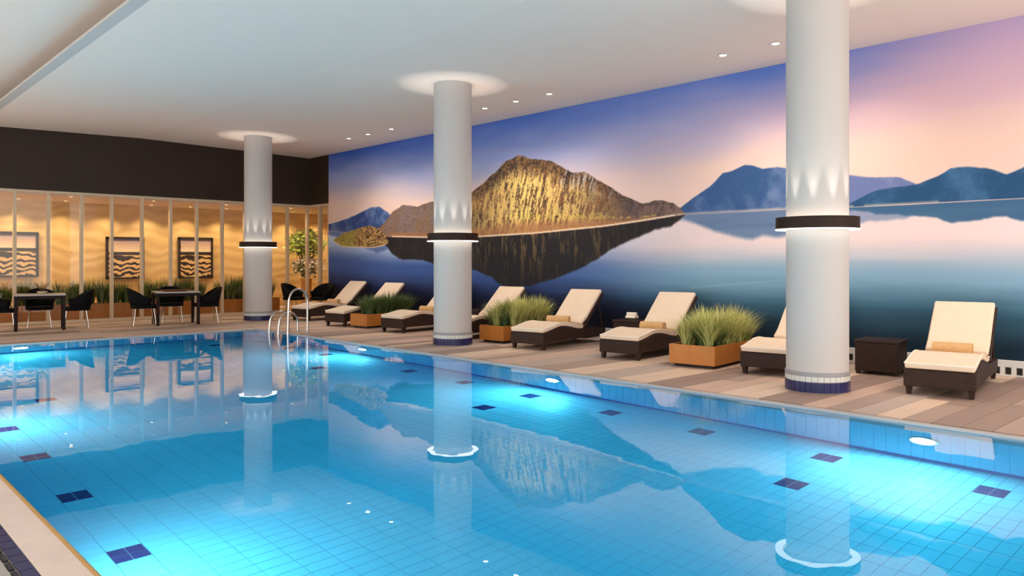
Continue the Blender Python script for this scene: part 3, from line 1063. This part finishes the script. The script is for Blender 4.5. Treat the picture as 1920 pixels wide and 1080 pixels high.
def column(yv, label, single):
    t = thing('column', label, 'column', (8.27, yv, 0), 0, 'round columns along the pool edge')
    MB().lathe([(CR, 0), (CR, 4.46)], n=64).build('shaft', M['column'], t, smooth=True)
    MB().lathe([(CR, 0.18), (CR + 0.012, 0.18), (CR + 0.012, 0.215), (CR, 0.222)], n=64).build('grey_band', M['col_grey'], t, smooth='auto')
    NT = 34
    if single:
        for k in range(NT):
            put('tile', blue_me, t, (0, 0, 0), 2 * math.pi * k / NT)
            put('tile', white_me, t, (0, 0, 0), 2 * math.pi * k / NT)
    else:
        for me, z0, z1, m, nm in ((0, 0.006, 0.115, 'blue_tile', 'blue_tile_row'), (1, 0.121, 0.176, 'col_white', 'white_tile_row')):
            bb = MB()
            for k in range(NT):
                a = 2 * math.pi * k / NT
                ca, sa = math.cos(a), math.sin(a)
                P = lambda r, w, z: (r * ca - w * sa, r * sa + w * ca, z)
                vs = [P(CR + .002, -.029, z0), P(CR + .012, -.029, z0), P(CR + .012, .029, z0), P(CR + .002, .029, z0),
                      P(CR + .002, -.029, z1), P(CR + .012, -.029, z1), P(CR + .012, .029, z1), P(CR + .002, .029, z1)]
                bb.add(vs, [(3, 2, 1, 0), (4, 5, 6, 7), (0, 1, 5, 4), (1, 2, 6, 5), (2, 3, 7, 6), (3, 0, 4, 7)])
            tag(bb.build(nm, M[m], t), kind='stuff')
    RO = 0.435
    ring = MB().lathe([(RO - 0.015, 1.77), (RO, 1.77), (RO, 1.895), (RO - 0.015, 1.895)], n=64, close=True).build('ring_lamp', M['ring'], t, smooth='auto')
    MB().lathe([(CR + 0.025, 1.80), (RO - 0.015, 1.80), (RO - 0.015, 1.815), (CR + 0.025, 1.815)], n=64, close=True).build('tray', M['white'], ring)
    MB().lathe([(CR + 0.035, 1.768), (RO + 0.004, 1.768), (RO + 0.004, 1.757), (CR + 0.035, 1.757)], n=64, close=True).build('lower_diffuser', ring_dn, ring)
    MB().lathe([(CR + 0.04, 1.822), (RO - 0.03, 1.822)], n=64).build('upper_diffuser', ring_up, ring)
    sp = MB()
    for k in range(10):
        a = 2 * math.pi * (k + 0.5) / 10
        lamp('uplight', 'SPOT', (0.39 * math.cos(a), 0.39 * math.sin(a), 1.86), (R(180), 0, 0), RING_W, (1.0, 0.95, 0.88), ring, spot_size=R(27), spot_blend=0.35, shadow_soft_size=0.02)
    return t


column(3.9, 'large white round column with dark ring lamp beside the dark cube table', True)
column(10.32, 'white round column with dark ring lamp before the golden mountain', False)
column(17.86, 'white round column with dark ring lamp before the glass partition', False)

# ------------------------------------------------------------------ sun loungers
def smooth_profile(pts, n=6):
    out = []
    P_ = [Vector((p[0], 0, p[1])) for p in pts]
    for i in range(len(P_) - 1):
        p0, p1, p2, p3 = P_[max(i - 1, 0)], P_[i], P_[i + 1], P_[min(i + 2, len(P_) - 1)]
        for k in range(n):
            t = k / n
            q = 0.5 * ((2 * p1) + (p2 - p0) * t + (2 * p0 - 5 * p1 + 4 * p2 - p3) * t * t + (3 * p1 - p0 - 3 * p2 + p3) * t ** 3)
            out.append((q.x, q.z))
    out.append(pts[-1])
    return out


def slab_from(curve, th, y0, y1):
    """a cushion following a side-view curve, th thick upwards"""
    c2 = []
    for i, p in enumerate(curve):
        a, b_ = curve[max(i - 1, 0)], curve[min(i + 1, len(curve) - 1)]
        dx, dz = b_[0] - a[0], b_[1] - a[1]
        l = math.hypot(dx, dz)
        c2.append((p[0] - dz / l * th, p[1] + dx / l * th))
    return curve + c2[::-1]


HW = 0.335
SEAT = smooth_profile([(0.0, 0.275), (0.18, 0.30), (0.42, 0.345), (0.60, 0.352), (0.80, 0.325), (1.0, 0.285), (1.18, 0.272)])
BACKC = [(1.17, 0.29), (1.32, 0.44), (1.52, 0.625), (1.80, 0.87)]


def make_lounger():
    t = thing('sun_lounger', '', 'sun lounger')
    # woven body: side profile with arched underside
    top = [(x, z - 0.005) for x, z in SEAT]
    prof = [(0.0, 0.085), (0.14, 0.115), (1.05, 0.115), (1.25, 0.10), (1.88, 0.10), (1.9, 0.25), (1.2, 0.265)] + top[::-1]
    b = MB().prism(prof, -HW, HW)
    b.build('body', M['wicker'], t, bevel=0.012)
    for x in (0.02, 1.82):
        for s in (-1, 1):
            yv = s * (HW - 0.045)
            MB().box((x, yv - 0.035, 0), (x + 0.075, yv + 0.035, 0.13), taper=0.6).build('leg', M['wicker'], t)
    bk = slab_from(BACKC, -0.05, 0, 0)
    MB().prism(bk, -HW - 0.005, HW + 0.005).build('backrest', M['wicker'], t, bevel=0.012)
    # back stay
    for s in (-1, 1):
        MB().tube([(1.72, s * (HW - 0.04), 0.74), (1.84, s * (HW - 0.04), 0.2)], 0.014, 8).build('stay', M['wicker'], t)
    se = slab_from(SEAT, 0.062, 0, 0)
    sc_ = MB().prism(se, -HW + 0.01, HW - 0.01).build('seat_cushion', M['cream'], t, bevel=0.022, segs=3)
    bc = slab_from([(1.145, 0.335)] + BACKC[1:3] + [(1.81, 0.88)], 0.065, 0, 0)
    MB().prism(bc, -HW + 0.015, HW - 0.015).build('back_cushion', M['cream'], t, bevel=0.022, segs=3)
    pp = MB()
    for s in (-1, 1):
        pp.tube([(x, s * (HW - 0.012), z + 0.06) for x, z in SEAT[::3]], 0.008, 6)
    pp.tube([(SEAT[0][0] - 0.0, -HW + 0.012, SEAT[0][1] + 0.058), (SEAT[0][0], HW - 0.012, SEAT[0][1] + 0.058)], 0.008, 6)
    tag(pp.build('piping', M['piping'], sc_), kind='stuff')
    return t


LOUNGERS = [(8.69, 2.80, 9, 'cream cushioned wicker lounger beside the dark cube side table'),
            (8.80, 4.80, 8, 'cream cushioned wicker lounger half hidden behind the largest column'),
            (8.71, 7.05, 7, 'cream cushioned wicker lounger right before the yellow green planter by the largest column'),
            (8.64, 8.88, 9, 'cream cushioned wicker lounger below the golden mountain reflection, with towel roll beside planter'),
            (8.72, 10.98, 7, 'cream wicker lounger behind the planter below the golden mountain'),
            (8.74, 12.85, 7, 'cream wicker lounger behind the middle column, beside dark grass planter'),
            (8.68, 14.97, 8, 'cream wicker lounger behind the dark grass planter near the pool ladder'),
            (8.90, 16.97, 7, 'cream wicker lounger in the row end by the glazed corner')]
proto = make_lounger()
for k, (x, yv, a, lab) in enumerate(LOUNGERS):
    o = proto if k == 0 else copy_tree(proto)
    o.location = (x, yv, 0)
    o.rotation_euler = (0, 0, R(a))
    tag(o, lab, 'sun lounger', 'sun loungers along the mural wall')


# rolled towels lying on the loungers
def towel_mesh():
    pts = []
    n, turns = 60, 2.6
    for i in range(n + 1):
        t = i / n
        a = t * turns * 2 * math.pi
        r = 0.016 + 0.058 * t
        pts.append((r * math.cos(a), r * math.sin(a)))
    inner = [(p[0] * (1 - 0.014 / max(math.hypot(*p), 0.015)), p[1] * (1 - 0.014 / max(math.hypot(*p), 0.015))) for p in pts]
    V, Fq = [], []
    k = len(pts)
    for yv in (-0.2, 0.2):
        V += [(p[0], yv, p[1]) for p in pts] + [(p[0], yv, p[1]) for p in inner]
    for i in range(k - 1):
        Fq += [(i, i + 1, 2 * k + i + 1, 2 * k + i), (k + i + 1, k + i, 3 * k + i, 3 * k + i + 1),
               (i, k + i, k + i + 1, i + 1), (2 * k + i + 1, 3 * k + i + 1, 3 * k + i, 2 * k + i)]
    # core so that the roll reads solid
    mb = MB()
    mb.add(V, Fq)
    mb.tube([(0, -0.185, 0), (0, 0.185, 0)], 0.05, 12)
    return mb.mesh('rolled_towel', M['towel'])


tw = towel_mesh()
TOW = {0: 'beside the dark cube side table', 2: 'on the lounger by the yellow green planter', 3: 'below the golden mountain reflection',
       5: 'on the lounger behind the middle column', 7: 'on the lounger by the glazed corner', 6: 'on the lounger behind dark grass planter'}
for k, wh in TOW.items():
    x, yv, a, _ = LOUNGERS[k]
    ca, sa = math.cos(R(a)), math.sin(R(a))
    lx, lyy, z = 1.02, (0.02 if k != 3 else 0.08), 0.419
    o = put('rolled_towel', tw, None, (x + lx * ca - lyy * sa, yv + lx * sa + lyy * ca, z), R(a) + (R(12) if k == 3 else 0))
    tag(o, 'rolled tan towel lying ' + wh, 'towel', 'rolled towels on the loungers')


# side tables
def side_table(x, yv, a, label):
    t = thing('side_table', label, 'side table', (x, yv, 0), R(a), 'wicker cube side tables')
    MB().box((-0.25, -0.25, 0.04), (0.25, 0.25, 0.40)).build('body', M['wicker'], t, bevel=0.012)
    MB().box((-0.262, -0.262, 0.40), (0.262, 0.262, 0.428)).build('top', M['wicker'], t, bevel=0.006)
    MB().box((-0.22, -0.22, 0.428), (0.22, 0.22, 0.433)).build('top_inlay', M['ring'], t)
    for sx in (-1, 1):
        for sy in (-1, 1):
            MB().box((sx * 0.215 - 0.03, sy * 0.215 - 0.03, 0), (sx * 0.215 + 0.03, sy * 0.215 + 0.03, 0.05), taper=0.7).build('leg', M['wicker'], t)
    return t


side_table(10.08, 3.92, 8, 'dark wicker cube side table beside the largest column')
side_table(10.45, 8.15, 8, 'dark wicker cube side table with folded cloths between two loungers')
side_table(10.25, 12.0, 8, 'dark wicker cube side table hidden behind the middle column')
side_table(10.2, 15.9, 8, 'dark wicker cube side table between the two loungers nearest the glazed corner')
# small dish of rolled cloths on the second table
t = thing('cloth_dish', 'small pale dish of rolled face cloths on cube side table', 'dish', (10.45, 8.17, 0.433), R(10))
MB().lathe([(0, 0.0), (0.07, 0.0), (0.12, 0.03), (0.115, 0.034), (0.068, 0.008), (0, 0.008)], n=24).build('dish', M['bowl'], t, smooth='auto')
for k, (dx, dz) in enumerate(((-0.035, 0.035), (0.035, 0.035), (0.0, 0.085))):
    MB().tube([(dx, -0.09, dz), (dx, 0.09, dz)], 0.032, 10).build('cloth_roll', M['piping'], t, smooth='auto')

# ------------------------------------------------------------------ dining tables and chairs
def dining_table(x, yv, a, label):
    t = thing('dining_table', label, 'table', (x, yv, 0), R(a), 'dining tables before the glass')
    MB().box((-0.46, -0.39, 0.715), (0.46, 0.39, 0.745)).build('tabletop', M['table_top'], t, bevel=0.004)
    ap = MB()
    ap.box((-0.41, -0.35, 0.65), (0.41, -0.33, 0.715)); ap.box((-0.41, 0.33, 0.65), (0.41, 0.35, 0.715))
    ap.box((-0.43, -0.33, 0.65), (-0.41, 0.33, 0.715)); ap.box((0.41, -0.33, 0.65), (0.43, 0.33, 0.715))
    ap.build('apron', M['dark_wood'], t)
    for sx in (-1, 1):
        for sy in (-1, 1):
            MB().box((sx * 0.42 - 0.03, sy * 0.35 - 0.03, 0), (sx * 0.42 + 0.03, sy * 0.35 + 0.03, 0.715)).build('leg', M['dark_wood'], t)
    return t


def make_chair():
    """tub armchair facing +x"""
    t = thing('tub_chair', '', 'chair')
    V, Fq = [], []
    n = 20
    for i in range(n + 1):
        a = R(-118 + 236 * i / n) + math.pi
        k = math.cos(a - math.pi)          # 1 at the back
        hz = 0.62 + 0.21 * max(0, k) ** 0.8
        flare = 1.0 + 0.22 * max(0, k)
        for r, z in ((0.25, 0.40), (0.27 * (1 + 0.1 * max(0, k)), 0.52), (0.29 * flare, hz)):
            V.append((r * math.cos(a), r * 1.02 * math.sin(a), z))
    for i in range(n):
        for q in range(2):
            Fq.append((i * 3 + q, (i + 1) * 3 + q, (i + 1) * 3 + q + 1, i * 3 + q + 1))
    o = MB().add(V, Fq).build('shell', M['black'], t, smooth=True)
    s = o.modifiers.new('thick', 'SOLIDIFY'); s.thickness = 0.035
    sc = []
    for i in range(24):
        a = 2 * math.pi * i / 24
        x, yv = math.cos(a), math.sin(a)
        sc.append((0.27 * math.copysign(abs(x) ** 0.7, x), 0.26 * math.copysign(abs(yv) ** 0.7, yv)))
    V = [(x, yv, 0.38) for x, yv in sc] + [(x, yv, 0.46) for x, yv in sc]
    MB().add(V, [tuple(range(23, -1, -1)), tuple(range(24, 48))] + [(i, (i + 1) % 24, 24 + (i + 1) % 24, 24 + i) for i in range(24)]).build('seat', M['black'], t, bevel=0.02)
    for sx in (-1, 1):
        for sy in (-1, 1):
            MB().tube([(sx * 0.18, sy * 0.18, 0.39), (sx * 0.23, sy * 0.22, 0.0)], 0.011, 8).build('leg', M['steel'], t)
    return t


T1, T2, TA = (3.77, 18.42), (6.37, 17.99), -11
dining_table(*T1, TA, 'small dark legged dining table with pale top holding a bowl')
dining_table(*T2, TA, 'small dark legged dining table with pale top holding a brown tray')
chair = make_chair()
seats = []
for (tx, ty), nm in ((T1, 'bowl'), (T2, 'tray')):
    for lx, ly, face, wh in ((-0.66, 0.0, 0, 'away from the loungers at the table with the '), (0.66, 0.03, 180, 'at the lounger side of the table with the '), (0.0, 0.66, -90, 'between the glass and the table with the ')):
        ca, sa = math.cos(R(TA)), math.sin(R(TA))
        seats.append((tx + lx * ca - ly * sa, ty + lx * sa + ly * ca, TA + face, 'black tub chair ' + wh + nm, 'tub chairs at the dining tables'))
seats.append((9.98, 19.35, -60, 'black tub chair in the glazed corner, farther from the mural', 'tub chairs in the glazed corner'))
seats.append((10.45, 18.72, 200, 'black tub chair in the glazed corner against the mural edge', 'tub chairs in the glazed corner'))
for k, (x, yv, a, lab, g) in enumerate(seats):
    o = chair if k == 0 else copy_tree(chair)
    o.location = (x, yv, 0)
    o.rotation_euler = (0, 0, R(a))
    tag(o, lab, 'chair', g)
t = thing('bowl', 'small pale bowl of twigs on the dining table farther from the column', 'bowl', (T1[0] + 0.02, T1[1] - 0.1, 0.745))
MB().lathe([(0, 0), (0.05, 0), (0.1, 0.05), (0.095, 0.055), (0.045, 0.01), (0, 0.01)], n=24).build('bowl_body', M['bowl'], t, smooth='auto')
tt = MB()
for k in range(9):
    a = k * 0.7
    tt.tube([(0, 0, 0.02), (0.06 * math.cos(a), 0.06 * math.sin(a), 0.12), (0.13 * math.cos(a), 0.13 * math.sin(a), 0.2 + 0.02 * (k % 3))], 0.005, 5)
tt.build('twigs', M['trunk'], t)
t = thing('serving_tray', 'oval brown tray on the dining table by the column', 'tray', (T2[0] - 0.02, T2[1], 0.745), R(TA))
o = MB().lathe([(0, 0), (0.16, 0), (0.2, 0.03), (0.192, 0.034), (0.155, 0.01), (0, 0.01)], n=28).build('tray_body', M['tray'], t, smooth='auto')
o.scale = (1.5, 1, 1)
for s in (-1, 1):
    MB().tube([(s * 0.27, -0.06, 0.03), (s * 0.30, -0.04, 0.05), (s * 0.30, 0.04, 0.05), (s * 0.27, 0.06, 0.03)], 0.007, 6).build('handle', M['tray'], t)

# ------------------------------------------------------------------ pool ladder
t = thing('pool_ladder', 'curved stainless steel pool ladder at the pool corner', 'ladder', (0, 0, 0))
for yv, apex, sh in ((14.72, 0.40, 0.0), (14.32, 0.40, 0.0), (13.92, 0.88, 0.0)):
    zb = apex - 0.26 if apex > 0.6 else apex - 0.2
    pts = [(7.47, yv, -0.02), (7.47, yv, zb * 0.6)]
    for k in range(0, 13):
        a = R(180 * k / 12)
        pts.append((7.27 + 0.20 * math.cos(a), yv, zb + (apex - zb) * math.sin(a)))
    pts += [(7.06, yv, zb * 0.6), (7.05, yv, 0.02), (7.04, yv, -0.9)]
    MB().tube(pts, 0.021, 12).build('rail', M['steel'], t, smooth='auto')
    MB().lathe([(0.022, 0.0), (0.05, 0.0), (0.05, 0.012), (0.022, 0.02)], c=(7.47, yv), n=20).build('flange', M['steel'], t, smooth='auto')
for z in (-0.28, -0.56, -0.84):
    MB().box((7.0, 13.94, z - 0.015), (7.08, 14.70, z + 0.015)).build('tread', M['steel'], t, bevel=0.005)
